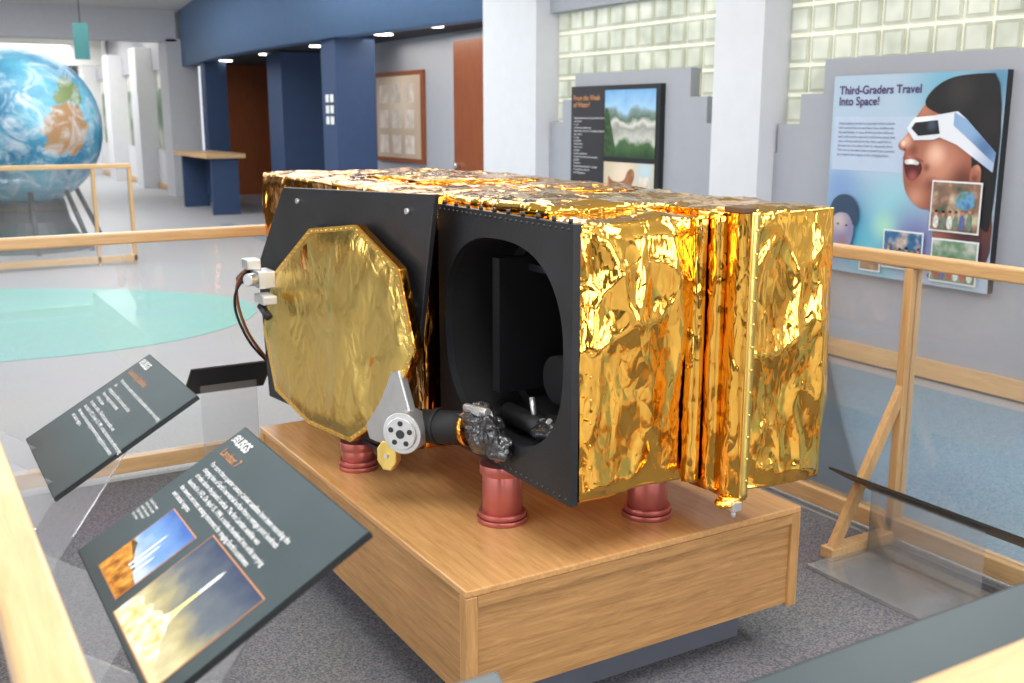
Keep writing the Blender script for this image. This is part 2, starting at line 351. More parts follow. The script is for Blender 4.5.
d=empty('door_1'); box('door_leaf',6.19,6.24,10.9,11.85,0,2.5,M['cherry'],d); box('door_frame',6.21,6.25,10.8,11.95,0,2.58,M['wall'],d)
bm=bmesh.new(); addcyl(bm,(6.19,11.75,1.0),(6.13,11.75,1.0),.03); obj('door_knob',bm,M['alu'],d)
bb=empty('bulletin_board')
fr=Frame((6.24,14.3,.98),(0,-1,0),(0,0,1))
fr.slab('frame',0,1.55,0,1.22,M['cherry'],bb,.04,.04); fr.rect('cork',.06,1.49,.06,1.16,tones('cork_tan',srgb(196,172,150),[(fr.p(.8,.9),.7,srgb(240,220,196))]),bb,.043)
for i in range(3):
    for j in range(3): fr.rect('paper_%d_%d'%(i,j),.16+i*.42,.16+i*.42+.3,.12+j*.34,.12+j*.34+.25,photo('paper_print_%d%d'%(i,j),[srgb(205,186,170),srgb(236,226,214)],9,i+j),bb,.046)
ws=empty('wall_notice'); fr=Frame((5.09,13.4,1.5),(0,-1,0),(0,0,1))
for i in range(2):
    for j in range(3): fr.rect('card_%d%d'%(i,j),.05+.16*i,.17+.16*i,.14*j,.1+.14*j,M['white'],ws,.002)
for i,(x,y) in enumerate([(5.6,11.2),(5.6,12.6),(5.7,15.2),(5.7,17.6),(5.7,20)]):
    bm=bmesh.new(); addcyl(bm,(x,y,2.6),(x,y,2.615),.12); obj('downlight' if i==0 else 'downlight.%03d'%i,bm,M['lamp'])
dk=empty('counter_desk'); box('top',4.55,5.2,17.4,19.6,.93,1.0,M['railX'],dk); box('leg_1',4.65,5.1,17.5,17.56,0,.93,M['blue'],dk); box('leg_2',4.65,5.1,19.4,19.46,0,.93,M['blue'],dk); box('modesty_panel',5.05,5.1,17.56,19.4,.2,.93,M['blue'],dk)
for i,y in enumerate((23.9,27.,30.5)):
    p=empty('wall_poster.%03d'%(i+5)); fr=Frame((WX-.02,y+.6,.9),(0,-1,0),(0,0,1)); fr.slab('board',0,1.2,0,1.3,photo('poster_green%d'%i,[srgb(60,90,70),srgb(120,140,120),srgb(190,190,180)],2,i),p,.03,.03)
bm=bmesh.new()
for y in (24,27,30,33): addbox(bm,4.4,5.0,y,y+1.6,3.60,3.645)
obj('ceiling_strip_lights',bm,M['lamp'])
hb=empty('hanging_banner'); box('banner',2.55,2.75,16.5,16.54,2.4,2.9,mat('banner_teal',srgb(70,130,130)),hb)
bm=bmesh.new(); addcyl(bm,(2.65,16.52,2.89),(2.65,16.52,3.65),.006); obj('wire',bm,M['dkgrey'],hb)
# ------------------------------------------------------------ wall posters
def w_poster(name,y0,y1,z0,z1):
    p=empty(name); fr=Frame((WX,y1,z0),(0,-1,0),(0,0,1)); W=y1-y0; H=z1-z0
    fr.slab('board',0,W,0,H,M['signedge'],p,.05,.05); return p,Frame((WX-.05,y1,z0),(0,-1,0),(0,0,1)),W,H
LOREM="Eclipse glasses protect young eyes while students\nlook toward the sun and learn how satellites see\nthe land below. A class of third graders followed\neach orbit on the map and marked the clouds and\nrivers, forests and farms that they could find in\nthe pictures sent down from far above the Earth.\nThe visit to the data center showed how scientists\nturn signals into images of the changing planet."
p,fr,W,H=w_poster('wall_poster',3.74,4.98,.60,1.855)
B=lambda u,v,r,*c: (fr.p(u,v,.005),r,srgb(*c))
fr.rect('background',0,W,0,H,tones('poster_ground',srgb(176,196,214),[B(.2,.25,.5,60,146,184),B(.45,.15,.35,110,190,205),B(.55,.45,.32,150,205,215),B(.72,.25,.35,120,120,175),B(.48,.32,.14,170,220,195),B(.1,.55,.25,130,160,205),B(.85,1.2,.4,120,176,200),B(1.2,1.2,.3,90,140,170)]),p,.002)
fr.rect('upper_field',.02,.66,.66,1.0,mat('poster_pale',srgb(186,200,220),var=.03),p,.003)
fr.text('title',.05,1.14,"Third-Graders Travel\nInto Space!",.073,M['purple'],p,.006,.95,.0015)
fr.text('body',.06,.95,LOREM,.0225,M['greyink'],p,.006,1.25)
sk=lambda n,c,v=.08: mat(n,srgb(*c),var=v,scale=5)
skin4=sk('printed_skin_mid',(204,138,112)); skin3=sk('printed_skin_shade',(110,60,46))
neckm=tones('printed_neck',srgb(120,66,50),[B(.88,.3,.2,168,104,82),B(1.1,.2,.3,60,40,60),B(.95,.5,.2,80,40,32)])
facem=tones('printed_face',srgb(164,98,76),[B(.85,.72,.22,208,142,116),B(.82,.78,.10,240,190,162),B(.60,.86,.07,232,172,144),B(.58,.84,.03,250,214,190),B(.70,.52,.10,206,142,116),B(.96,.5,.2,92,48,38),B(1.02,.64,.14,110,58,44),B(.72,1.05,.12,190,124,98),B(.66,.80,.05,136,74,58),B(.80,.60,.07,140,78,60),B(.58,.775,.03,130,70,56),B(.76,.70,.04,140,78,60)])
fr.poly('child_neck',[(.78,.5),(.84,.38),(.86,.1),(.80,.03),(1.236,.03),(1.236,.6),(1.0,.6)],neckm,p,.0055,2)
fr.poly('child_face',[(.74,1.10),(.66,1.0),(.63,.92),(.575,.87),(.54,.835),(.555,.80),(.60,.795),(.585,.76),(.60,.60),(.64,.52),(.72,.455),(.82,.45),(.95,.5),(1.1,.62),(1.15,.9),(1.05,1.12),(.9,1.16)],facem,p,.006,2)
hairm=tones('printed_hair',(.010,.009,.010),[B(.95,1.14,.16,48,42,42),B(1.15,.95,.15,36,30,32)])
fr.poly('child_hair',[(.70,1.07),(.76,1.16),(.88,1.225),(1.05,1.24),(1.236,1.235),(1.236,.35),(1.17,.36),(1.10,.45),(1.07,.60),(1.07,.78),(1.0,.92),(.9,1.0),(.8,1.02)],hairm,p,.008,2)
fr.poly('child_mouth',[(.590,.742),(.66,.752),(.725,.73),(.735,.68),(.70,.635),(.66,.615),(.625,.635),(.607,.68)],tones('printed_mouth',srgb(84,26,26),[B(.67,.64,.06,170,84,80)]),p,.009,2)
fr.poly('child_lip',[(.585,.76),(.65,.772),(.735,.745),(.742,.728),(.66,.75),(.59,.742)],tones('printed_lip',srgb(150,80,68),[B(.64,.765,.05,190,116,100)]),p,.0095,1)
fr.poly('child_teeth',[(.60,.742),(.66,.75),(.715,.73),(.70,.710),(.66,.718),(.61,.712)],tones('printed_teeth',srgb(214,208,200),[B(.65,.73,.04,250,248,244)]),p,.010,1)
fr.poly('child_nostril',[(.58,.803),(.60,.812),(.608,.803),(.59,.798)],skin3,p,.0096,1)
fr.poly('eclipse_glasses',[(.60,.93),(.655,.995),(.78,1.005),(.95,1.03),(1.02,.98),(1.22,.80),(1.21,.69),(.96,.84),(.84,.88),(.80,.865),(.66,.86)],tones('printed_card',srgb(228,230,236),[B(.7,.98,.12,252,252,252),B(1.2,.72,.2,170,186,214)]),p,.011)
fr.poly('glasses_lens',[(.635,.93),(.66,.965),(.82,.98),(.84,.90),(.69,.885)],tones('printed_lens',srgb(24,26,34),[B(.78,.95,.05,70,80,100)]),p,.012)
fr.poly('glasses_shade',[(.93,1.025),(1.02,.98),(1.22,.80),(1.215,.74),(1.0,.90),(.93,.95)],tones('printed_blue_card',srgb(140,172,208),[B(1.15,.82,.15,84,116,160)]),p,.0125)
fr.poly('ear',[(1.06,.70),(1.11,.74),(1.145,.70),(1.13,.58),(1.08,.56)],tones('printed_ear',srgb(170,104,82),[B(1.1,.65,.04,110,58,46),B(1.12,.72,.04,210,146,118)]),p,.013,2)
for i,(a,b,c,d_,cols) in enumerate([(.83,1.15,.34,.62,[srgb(60,90,70),srgb(150,110,90),srgb(210,200,170)]),(.5,.78,.08,.3,[srgb(40,90,60),srgb(60,110,160),srgb(220,190,160)]),(.86,1.16,.04,.28,[srgb(60,110,60),srgb(120,150,120),srgb(200,200,190)]),(.32,.47,.04,.16,[srgb(90,110,90),srgb(220,160,120)])]):
    fr.rect('inset_border_%d'%i,a-.01,b+.01,c-.01,d_+.01,M['white'],p,.015); fr.rect('inset_photo_%d'%i,a,b,c,d_,photo('inset_%d'%i,cols,12,i),p,.017)
    if i in(0,1,2):
        for k in range(6):
            u=a+.015+k*.045+.008*random.random(); h_=.08+.03*random.random()
            fr.poly('figure_%d_%d'%(i,k),[(u,c+.01),(u+.04,c+.01),(u+.036,c+h_),(u+.004,c+h_)],mat('shirt%d%d'%(i,k),random.choice([srgb(220,220,215),srgb(90,104,160),srgb(180,90,80),srgb(205,195,170),srgb(110,130,110)]),var=.25,scale=40),p,.019,1)
            fr.poly('figure_head_%d_%d'%(i,k),[(u+.009,c+h_),(u+.031,c+h_),(u+.031,c+h_+.028),(u+.009,c+h_+.028)],skin4,p,.020,2)
            fr.poly('figure_hair_%d_%d'%(i,k),[(u+.007,c+h_+.017),(u+.033,c+h_+.017),(u+.030,c+h_+.034),(u+.010,c+h_+.034)],sk('figure_hair%d%d'%(i,k),random.choice([(30,24,22),(90,60,40),(150,120,70)])),p,.0205,2)
fr.poly('globe_print',[(1.01,.47),(1.10,.46),(1.13,.52),(1.1,.58),(1.01,.57),(.99,.51)],photo('printed_globe',[srgb(40,90,150),srgb(110,160,200),srgb(90,130,90)],16),p,.0195,3)
fr.poly('blue_child_face',[(.07,.14),(.2,.10),(.26,.26),(.23,.42),(.1,.44),(.05,.28)],tones('printed_blue_face',srgb(140,134,164),[B(.12,.33,.12,206,186,184),B(.16,.2,.07,160,116,124)]),p,.019,3)
fr.poly('blue_child_hair',[(.04,.28),(.08,.37),(.14,.39),(.21,.38),(.26,.28),(.29,.4),(.23,.50),(.12,.51),(.04,.44)],sk('printed_hair_blue',(50,70,96)),p,.020,2)
for k,(u,v) in enumerate(((.12,.31),(.19,.305))): fr.poly('blue_child_eye_%d'%k,[(u-.012,v),(u,v+.01),(u+.012,v),(u,v-.008)],M['blackink'],p,.021,1)
p,fr,W,H=w_poster('wall_poster.001',6.78,8.05,.60,1.86)
B=lambda u,v,r,*c: (fr.p(u,v,.005),r,srgb(*c))
fr.rect('background',0,W,0,H,M['blackink'],p,.002)
fr.rect('text_field',0,.5,0,H,mat('poster_dark',srgb(44,42,48)),p,.003)
fr.text('title',.04,1.14,"From the Week\nof Water?",.062,M['orange_ink'],p,.006,.95,.001)
fr.text('body',.05,.98,LOREM.replace(' the ','\nthe ').replace(' and ','\nand ').replace(' that','\nthat'),.0235,M['white'],p,.006,1.2)
fr.rect('photo_landscape',.52,1.22,.66,1.22,grad('poster_landscape',fr.p(0,.66),fr.uy,.56,[(0,srgb(40,66,40)),(.22,srgb(70,104,60)),(.30,srgb(196,196,186)),(.42,srgb(150,150,140)),(.5,srgb(216,212,204)),(.58,srgb(84,110,90)),(.68,srgb(130,150,150)),(.74,srgb(160,200,232)),(1,srgb(110,165,215))],.10,7),p,.006)
fr.poly('photo_tree',[(.52,.66),(.52,1.1),(.58,1.05),(.62,.92),(.66,.80),(.70,.66)],photo('poster_tree',[srgb(24,52,28),srgb(64,96,48)],20,4),p,.007,2)
fr.rect('photo_animals',.52,1.22,.10,.62,tones('poster_lower',srgb(206,190,160),[B(.8,.5,.3,236,214,190),B(.6,.2,.3,150,160,110),B(1.1,.55,.2,190,210,220)]),p,.007)
fr.poly('dog_print',[(.62,.2),(.66,.2),(.67,.34),(.84,.35),(.86,.2),(.90,.2),(.91,.42),(.97,.52),(.93,.58),(.86,.55),(.82,.46),(.66,.45),(.58,.52),(.60,.40)],photo('dog_print_fur',[srgb(120,70,40),srgb(190,130,90)],15,3),p,.009,2)
fr.poly('cat_print',[(1.0,.2),(1.16,.2),(1.15,.38),(1.17,.46),(1.14,.53),(1.11,.50),(1.07,.50),(1.04,.53),(1.02,.45),(1.03,.38)],photo('cat_print_fur',[srgb(210,190,170),srgb(245,238,228)],15,6),p,.009,1)
# ------------------------------------------------------------ GLOBE
g=empty('earth_globe')
bm=bmesh.new(); bmesh.ops.create_uvsphere(bm,u_segments=64,v_segments=40,radius=.96)
m,nt,b=newmat('earth_surface'); L=nt.links.new; tc=N(nt,'ShaderNodeTexCoord')
def blob(center,rad,seed,sc=2.2,dist=.55):
    no=N(nt,'ShaderNodeTexNoise'); no.inputs['Scale'].default_value=sc; no.inputs['Detail'].default_value=6; mp=N(nt,'ShaderNodeMapping'); mp.inputs['Location'].default_value=(seed,seed,seed)
    L(tc.outputs['Object'],mp.inputs[0]); L(mp.outputs[0],no.inputs['Vector'])
    ds=N(nt,'ShaderNodeVectorMath',operation='DISTANCE'); ds.inputs[1].default_value=center; L(tc.outputs['Object'],ds.inputs[0])
    a=N(nt,'ShaderNodeMath',operation='MULTIPLY_ADD'); a.inputs[1].default_value=dist; L(no.outputs['Fac'],a.inputs[0]); L(ds.outputs['Value'],a.inputs[2])
    lt=N(nt,'ShaderNodeMath',operation='LESS_THAN'); lt.inputs[1].default_value=rad+dist*.5; L(a.outputs[0],lt.inputs[0]); return lt.outputs[0]
def mixc(f,a,col):
    mx=N(nt,'ShaderNodeMix',data_type='RGBA'); L(f,mx.inputs[0])
    if isinstance(a,tuple): mx.inputs[6].default_value=c4(a)
    else: L(a,mx.inputs[6])
    if isinstance(col,tuple): mx.inputs[7].default_value=c4(col)
    else: L(col,mx.inputs[7])
    return mx.outputs[2]
noc=N(nt,'ShaderNodeTexNoise'); noc.inputs['Scale'].default_value=2; noc.inputs['Detail'].default_value=5; L(tc.outputs['Object'],noc.inputs['Vector'])
ro=N(nt,'ShaderNodeValToRGB'); ro.color_ramp.elements[0].color=c4(srgb(50,122,160)); ro.color_ramp.elements[1].color=c4(srgb(108,182,206)); ro.color_ramp.elements[0].position=.35; ro.color_ramp.elements[1].position=.65; L(noc.outputs['Fac'],ro.inputs['Fac'])
c=mixc(blob((.42,-.84,.0),.30,1.3,4),ro.outputs[0],srgb(170,132,92))
c=mixc(blob((.50,-.70,.42),.17,4.3,5),c,srgb(120,136,86))
c=mixc(blob((-.5,-.75,.1),.22,7.3,4),c,srgb(100,140,90))
ncl=N(nt,'ShaderNodeTexNoise'); ncl.inputs['Scale'].default_value=3.4; ncl.inputs['Detail'].default_value=9; ncl.inputs['Distortion'].default_value=1.2; ncl.inputs['Roughness'].default_value=.65; L(tc.outputs['Object'],ncl.inputs['Vector'])
rc=N(nt,'ShaderNodeValToRGB'); rc.color_ramp.elements[0].position=.47; rc.color_ramp.elements[1].position=.74; L(ncl.outputs['Fac'],rc.inputs['Fac'])
c=mixc(rc.outputs[0],c,(.72,.78,.82)); L(c,b.inputs['Base Color']); b.inputs['Roughness'].default_value=.35
o=obj('sphere',bm,m,g,smooth=True); o.location=(1.48,14.24,1.47)
bm=bmesh.new(); lathe(bm,1.48,14.24,[(.75,0),(.75,.12),(.6,.16),(.5,.35),(.45,.6)]); 
for i in range(8):
    t=i*math.pi/4; addcyl(bm,(1.48+.9*math.cos(t),14.24+.9*math.sin(t),0),(1.48+.6*math.cos(t),14.24+.6*math.sin(t),.72),.03)
obj('stand',bm,M['dkgrey'],g)
# ------------------------------------------------------------ RAILINGS
def railing(name,axis,c,a,b,posts,inward,w=.06,top=1.11,gl=True,brace=()):
    e=empty(name)
    def bx(n,u0,u1,t0,t1,z0,z1,m,bev=.004):
        if axis=='Y': return box(n,c+t0,c+t1,u0,u1,z0,z1,m,e,bev)
        return box(n,u0,u1,c+t0,c+t1,z0,z1,m,e,bev)
    rm=M['railY'] if axis=='Y' else M['railX']
    bx('top_rail',a,b,-w/2,w/2,top-.05,top,rm,.008)
    bx('bottom_rail',a,b,-.03,.03,.03,.10,rm)
    for i,u in enumerate(posts):
        bx('post_%d'%i,u-.018,u+.018,-.03,.03,.0,top-.05,M['railZ'])
    if gl: bx('glass_panel',a+.01,b-.01,-.004,.004,.1,top-.05,M['glass'],0)
    for i,u in enumerate(brace):
        s=inward
        f0,f1=(0.03*s,.36*s); lo,hi=min(f0,f1),max(f0,f1)
        bx('foot_%d'%i,u-.03,u+.03,lo,hi,.005,.05,rm)
        bm=bmesh.new()
        P=[(0.30*s,.05),(.345*s,.05),(.03*s,.62),(.03*s,.54)]
        if axis=='Y': poly=[Vector((c+t,u-.014,z)) for t,z in P]; n=(0,1,0)
        else: poly=[Vector((u-.014,c+t,z)) for t,z in P]; n=(1,0,0)
        prism(bm,poly,n,.028); bmesh.ops.recalc_face_normals(bm,faces=bm.faces); obj('brace_%d'%i,bm,M['railZ'],e)
    return e
railing('glass_railing','Y',3.2,.52,4.78,[.6,2.52,4.4],-1,brace=(2.52,))
railing('glass_railing.001','X',4.78,.12,3.17,[1.85,3.1],-1)
railing('glass_railing.002','Y',.085,.55,4.81,[.7,2.9,4.7],1,gl=False)
railing('glass_railing.003','X',.52,.055,3.17,[.1,1.9,3.1],1,gl=False)
railing('glass_railing.004','X',12.15,-4,2.35,[-1,.6,1.95,2.33],1,gl=True,w=.07,top=1.1)
# ------------------------------------------------------------ SIGNS
def signbase(name,fr,W,H):
    e=empty(name); fr.slab('board',0,W,0,H,M['signedge'],e,.008,0); fr.rect('face',.002,W-.002,.002,H-.002,M['sign'],e,.0008); return e
PAR="For more than a quarter century Landsat satellites have been recording the\nchanging face of Earth's terrestrial surface from a vantage point hundreds\nof miles above the planet's surface. The first Landsat satellite was\nlaunched in 1972. On April 15, 1999, a rocket thundered into orbit carrying\nthe newest and most sensing instrument for imaging Earth's continents\nand coastal regions."
uy=(.275,0,.16)
fr=Frame((.2,1.67,.935),(0,-1,0),uy); W,H=.525,.318
e=signbase('information_sign',fr,W,H)
def logo(fr,u,v,s,e):
    for k in range(3):
        fr.poly('logo_wave_%d'%k,[(u+s*.0,v+s*(.3*k)),(u+s*.5,v+s*(.3*k+.2)),(u+s*1.0,v+s*(.3*k)),(u+s*1.0,v+s*(.3*k+.15)),(u+s*.5,v+s*(.3*k+.36)),(u,v+s*(.3*k+.15))],M['white'],e,.0018)
    fr.text('logo_text',u+s*1.1,v,"USGS",s*1.35,M['white'],e,.0018,1,.0006)
logo(fr,.015,.285,.018,e)
fr.text('title',.03,.258,"Landsat 7",.022,M['orange_ink'],e,.0018)
fr.text('body',.045,.235,PAR,.0122,M['white'],e,.0018,1.18,.0001)
fr.text('caption',.012,.13,"Landsat 7 awaits\nlaunch on its pad\nbeside the ocean.\nRight: lift-off of\nthe rocket.",.0075,M['white'],e,.0018,1.1)
sky=grad('print_sky',fr.p(0,.02),fr.uy,.13,[(.3,srgb(190,205,230)),(.6,srgb(110,150,205)),(1,srgb(60,100,170))],.12)
fld=photo('print_field',[srgb(120,70,20),srgb(200,130,40),srgb(236,180,80)],60,2)
fr.rect('photo_pad_border',.098,.232,.018,.152,M['orange_ink'],e,.0014); fr.rect('photo_pad_sky',.1,.23,.02,.15,sky,e,.0018)
fr.poly('photo_pad_field',[(.1,.02),(.23,.02),(.23,.05),(.21,.052),(.19,.056),(.17,.058),(.15,.07),(.13,.074),(.1,.083)],fld,e,.0022)
fr.poly('photo_pad_scrub',[(.1,.078),(.12,.082),(.14,.072),(.16,.062),(.19,.06),(.19,.054),(.15,.066),(.1,.076)],photo('print_scrub',[srgb(70,50,20),srgb(110,90,40)],80),e,.0023)
for k,u in enumerate((.166,.18,.198)): 
    hh_=[.062,.045,.03][k]; fr.poly('photo_pad_tower_%d'%k,[(u-.003,.055),(u+.003,.055),(u+.002,.055+hh_),(u,.062+hh_),(u-.002,.055+hh_)],M['white'],e,.0024)
fr.rect('photo_launch_border',.258,.492,.008,.172,M['orange_ink'],e,.0014)
fr.rect('photo_launch_sky',.26,.49,.01,.17,grad('print_dusk',fr.p(0,.01),fr.uy,.16,[(.05,srgb(236,226,180)),(.35,srgb(170,160,120)),(.6,srgb(96,104,112)),(1,srgb(50,62,90))],.12,30),e,.0018)
fr.poly('photo_launch_plume',[(.26,.01),(.45,.01),(.44,.035),(.415,.04),(.40,.055),(.385,.06),(.378,.085),(.37,.085),(.36,.06),(.345,.065),(.33,.05),(.315,.062),(.30,.045),(.28,.055),(.26,.04)],photo('print_plume',[srgb(206,186,96),srgb(240,235,190),srgb(255,255,240)],60,3),e,.0022,2)
fr.poly('photo_launch_flame',[(.366,.07),(.378,.07),(.375,.115),(.369,.115)],mat('print_flame',srgb(255,235,150)),e,.0024)
fr.poly('photo_launch_rocket',[(.368,.112),(.376,.112),(.376,.145),(.372,.156),(.368,.145)],M['white'],e,.0024)
fr=Frame((.205,2.4,.92),(0,-1,0),uy); W,H=.42,.312
e=signbase('information_sign.001',fr,W,H)
logo(fr,.015,.28,.018,e)
fr.text('title',.03,.25,"Launching Satellites",.02,M['orange_ink'],e,.0018)
fr.text('body',.05,.225,PAR.replace(' the','\nthe').replace(' from','\nfrom'),.0125,M['white'],e,.0018,1.2)
for nm,y0,y1,par in (('a',1.15,1.67,'information_sign'),('b',1.98,2.4,'information_sign.001')):
    P=bpy.data.objects[par]
    for k,y in enumerate((y0+.08,y1-.1)):
        bm=bmesh.new(); prism(bm,[Vector((.116,y,1.0)),Vector((.116,y,.75)),Vector((.2,y,.75)),Vector((.40,y,1.03)),Vector((.215,y,.925))],(0,1,0),.006)
        bmesh.ops.recalc_face_normals(bm,faces=bm.faces); obj('acrylic_arm_%d'%k,bm,M['acrylic'],P)
fr=Frame((.62,.60,.885),(1,0,0),(0,.15,.125)); e=signbase('information_sign.002',fr,.75,.195)
fr.rect('photo',.30,.6,.02,.11,photo('print_teal',[srgb(60,120,120),srgb(110,160,150)],12,6),e,.0018)
fr.slab('rail_clip',.1,.7,-.06,.01,M['acrylic'],e,.006,-.01)
fr=Frame((-.0+.12,.62,.99),(1,0,0),(0,.18,.09)); e=signbase('information_sign.003',fr,.337,.20)
fr.slab('rail_clip',.05,.3,-.07,.01,M['acrylic'],e,.006,-.01)
def lowsign(name,fr,W,H,base,up):
    e=signbase(name,fr,W,H)
    box('acrylic_foot',*base,.005,.02,M['acrylic_w'],e)
    box('acrylic_upright',*up,M['acrylic'],e)
lowsign('information_sign.004',Frame((3.1,1.55,.22),(0,1,0),(-.24,0,.13)),1.0,.272,(2.72,3.08,2.0,2.5),(3.0,3.01,2.0,2.47,.02,.262))
lowsign('information_sign.005',Frame((1.40,4.6,.40),(-1,0,0),(0,-.17,.15)),.36,.226,(1.1,1.35,4.35,4.7),(1.1,1.35,4.53,4.54,.02,.445))
# ------------------------------------------------------------ PEDESTAL
pd=empty('display_pedestal')
x0,x1,y0,y1=1.13,2.28,2.13,3.78
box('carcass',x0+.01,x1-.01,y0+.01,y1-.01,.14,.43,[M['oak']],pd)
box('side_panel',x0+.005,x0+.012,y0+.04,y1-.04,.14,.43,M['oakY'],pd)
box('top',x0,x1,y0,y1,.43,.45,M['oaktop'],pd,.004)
for i,(a,b_) in enumerate([(x0,y0),(x1-.035,y0),(x0,y1-.035),(x1-.035,y1-.035)]): box('corner_trim_%d'%i,a,a+.035,b_,b_+.035,.13,.43,M['oakZ'],pd,.003)
box('top_edge_front',x0+.035,x1-.035,y0,y0+.02,.40,.43,M['oak'],pd); 
box('plinth',x0+.12,x1-.12,y0+.12,y1-.12,0,.14,mat('plinth_grey',srgb(96,100,112),rough=.8),pd)
# ------------------------------------------------------------ SUPPORT COLUMNS
for i,(cx,cy,zt,r) in enumerate([(1.45,2.50,.625,.058),(1.27,3.15,.545,.052),(1.84,2.32,.60,.058)]):
    bm=bmesh.new(); z=.451; h=zt-z
    addcyl(bm,(cx,cy,z),(cx,cy,z+.014),r*1.28,48); addcyl(bm,(cx,cy,z+.016),(cx,cy,z+.03),r*1.2,48); addcyl(bm,(cx,cy,z+.014),(cx,cy,z+.016),r*1.1,48)
    addcyl(bm,(cx,cy,z+.03),(cx,cy,zt-.03),r,48); addcyl(bm,(cx,cy,zt-.03),(cx,cy,zt),r*1.12,48)
    obj('support_column' if i==0 else 'support_column.%03d'%i,bm,M['copper'],bev=.002)
# ------------------------------------------------------------ SATELLITE SENSOR
st=empty('satellite_instrument')
foilbox('foil_blanket_front',1.455,1.83,2.115,2.86,.625,1.345,M['gold'],st,.038,1,skip=('-X',))
foilbox('foil_blanket_side',1.875,2.19,1.985,3.7,.605,1.365,M['gold'],st,.038,5)
foilbox('foil_blanket_rear',1.385,2.2,2.87,4.40,.565,1.37,M['amber'],st,.034,9,step=.015)
foilbox('foil_blanket_top',1.47,1.87,2.3,2.9,1.335,1.372,M['gold'],st,.03,12,step=.014)
box('seam_core',1.80,1.88,2.13,3.0,.63,1.34,M['amber'],st)
def strip(name,path,z0,z1,m,seed,wob=.006,n=70):
    bm=bmesh.new(); rows=[]
    for i in range(n+1):
        z=z0+(z1-z0)*i/n; r=[]
        for j,(x,y) in enumerate(path):
            q=Vector((j*.6+seed,z*4.5,seed)); w=noise.noise(q)*wob+noise.noise(q*3)*wob*.3
            r.append(bm.verts.new((x+w*.6,y+w,z)))
        rows.append(r)
    for a,b_ in zip(rows,rows[1:]):
        for j in range(len(path)-1): bm.faces.new([a[j],a[j+1],b_[j+1],b_[j]])
    o=obj(name,bm,m,st,smooth=True); so=o.modifiers.new('s','SOLIDIFY'); so.thickness=.002; return o
strip('seam_strip_inner',[(1.78,2.10),(1.795,2.075),(1.815,2.07),(1.83,2.09)],.63,1.35,M['gold'],2,.008)
strip('seam_strip_mid',[(1.825,2.12),(1.83,2.05),(1.845,2.03),(1.85,2.1)],.61,1.36,M['gold'],5,.008)
strip('seam_strip_outer',[(1.852,2.08),(1.850,2.02),(1.856,1.966),(1.885,1.958),(1.90,1.972)],.60,1.372,M['gold'],9,.004)
strip('seam_tape',[(1.862,1.958),(1.884,1.952)],.61,1.365,M['tape'],9,.003)
bm=bmesh.new()
for z in [.66+.06*i for i in range(12)]:
    for x in (1.475,1.873): 
        yy=2.098 if x<1.6 else 1.948
        bmesh.ops.create_uvsphere(bm,u_segments=8,v_segments=6,radius=.0035,matrix=Matrix.Translation((x,yy,z)))
obj('blanket_buttons',bm,M['tape'],st,smooth=True)
def lump(name,c,s,m,seed=0,k=3,a1=.35,a2=.12):
    bm=bmesh.new(); bmesh.ops.create_icosphere(bm,subdivisions=k,radius=1)
    for v in bm.verts:
        d=1+a1*noise.noise(v.co*1.6+Vector((seed,0,0)))+a2*(1-abs(noise.noise(v.co*3+Vector((seed,3,0))))*3)
        v.co=Vector((c[0]+v.co.x*s[0]*d,c[1]+v.co.y*s[1]*d,c[2]+v.co.z*s[2]*d))
    return obj(name,bm,m,st,smooth=True)
lump('seam_wrap_bottom',(1.855,1.99,.592),(.035,.03,.018),M['gold'],2)
bm=bmesh.new(); addbox(bm,1.84,1.87,1.955,1.985,.575,.60); addcyl(bm,(1.855,1.97,.57),(1.855,1.97,.556),.007,10); obj('seam_bracket',bm,M['alu'],st,bev=.002)
bm=bmesh.new(); addbox(bm,1.83,1.885,1.96,2.03,1.362,1.378); obj('seam_corner_patch',bm,mat('brown_tape',srgb(96,66,40),rough=.5),st,bev=.004)
for i in range(6):
    lump('top_fold_%d'%i,(1.55+.5*random.random(),2.5+1.5*random.random(),1.368),(.16+.08*random.random(),.2,.016),M['amber'] if i%2 else M['gold'],i,4,.3,.15)
bm=bmesh.new(); cy,cz=2.46,.993; hw,hh=.322,.282; px=1.44; th=.022
ya,yb,za,zb=2.10,2.825,.625,1.345; n=96
inn=[];out=[]
for i in range(n):
    t=2*math.pi*i/n; c_,s_=math.cos(t),math.sin(t); ex=2/2.5
    inn.append((cy+hw*math.copysign(abs(c_)**ex,c_),cz+hh*math.copysign(abs(s_)**ex,s_)))
    k=min(((yb-cy) if c_>0 else (cy-ya))/max(1e-6,abs(c_)),((zb-cz) if s_>0 else (cz-za))/max(1e-6,abs(s_)))
    out.append((cy+c_*k,cz+s_*k))
for cyy,czz in ((ya,za),(yb,za),(yb,zb),(ya,zb)):
    j=min(range(n),key=lambda i:(out[i][0]-cyy)**2+(out[i][1]-czz)**2); out[j]=(cyy,czz)
R=[[bm.verts.new((x,y,z)) for y,z in L_] for x,L_ in ((px-th,out),(px-th,inn),(px,inn),(px,out))]
for a in range(4):
    A_,B_=R[a],R[(a+1)%4]
    for i in range(n): bm.faces.new([A_[i],A_[(i+1)%n],B_[(i+1)%n],B_[i]])
bmesh.ops.recalc_face_normals(bm,faces=bm.faces); obj('aperture_panel',bm,M['black'],st)
bm=bmesh.new(); rings=[]
for x,k in ((1.44,1.0),(1.62,1.0),(1.62,.9),(1.79,.86)): rings.append([bm.verts.new((x,cy+(y-cy)*k,cz+(z-cz)*k)) for y,z in inn])
for a,b_ in zip(rings,rings[1:]):
    for i in range(n): bm.faces.new([a[i],b_[i],b_[(i+1)%n],a[(i+1)%n]])
bm.faces.new(rings[-1]); obj('cavity_wall',bm,M['hole'],st)
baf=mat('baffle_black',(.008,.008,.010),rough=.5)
bm=bmesh.new()
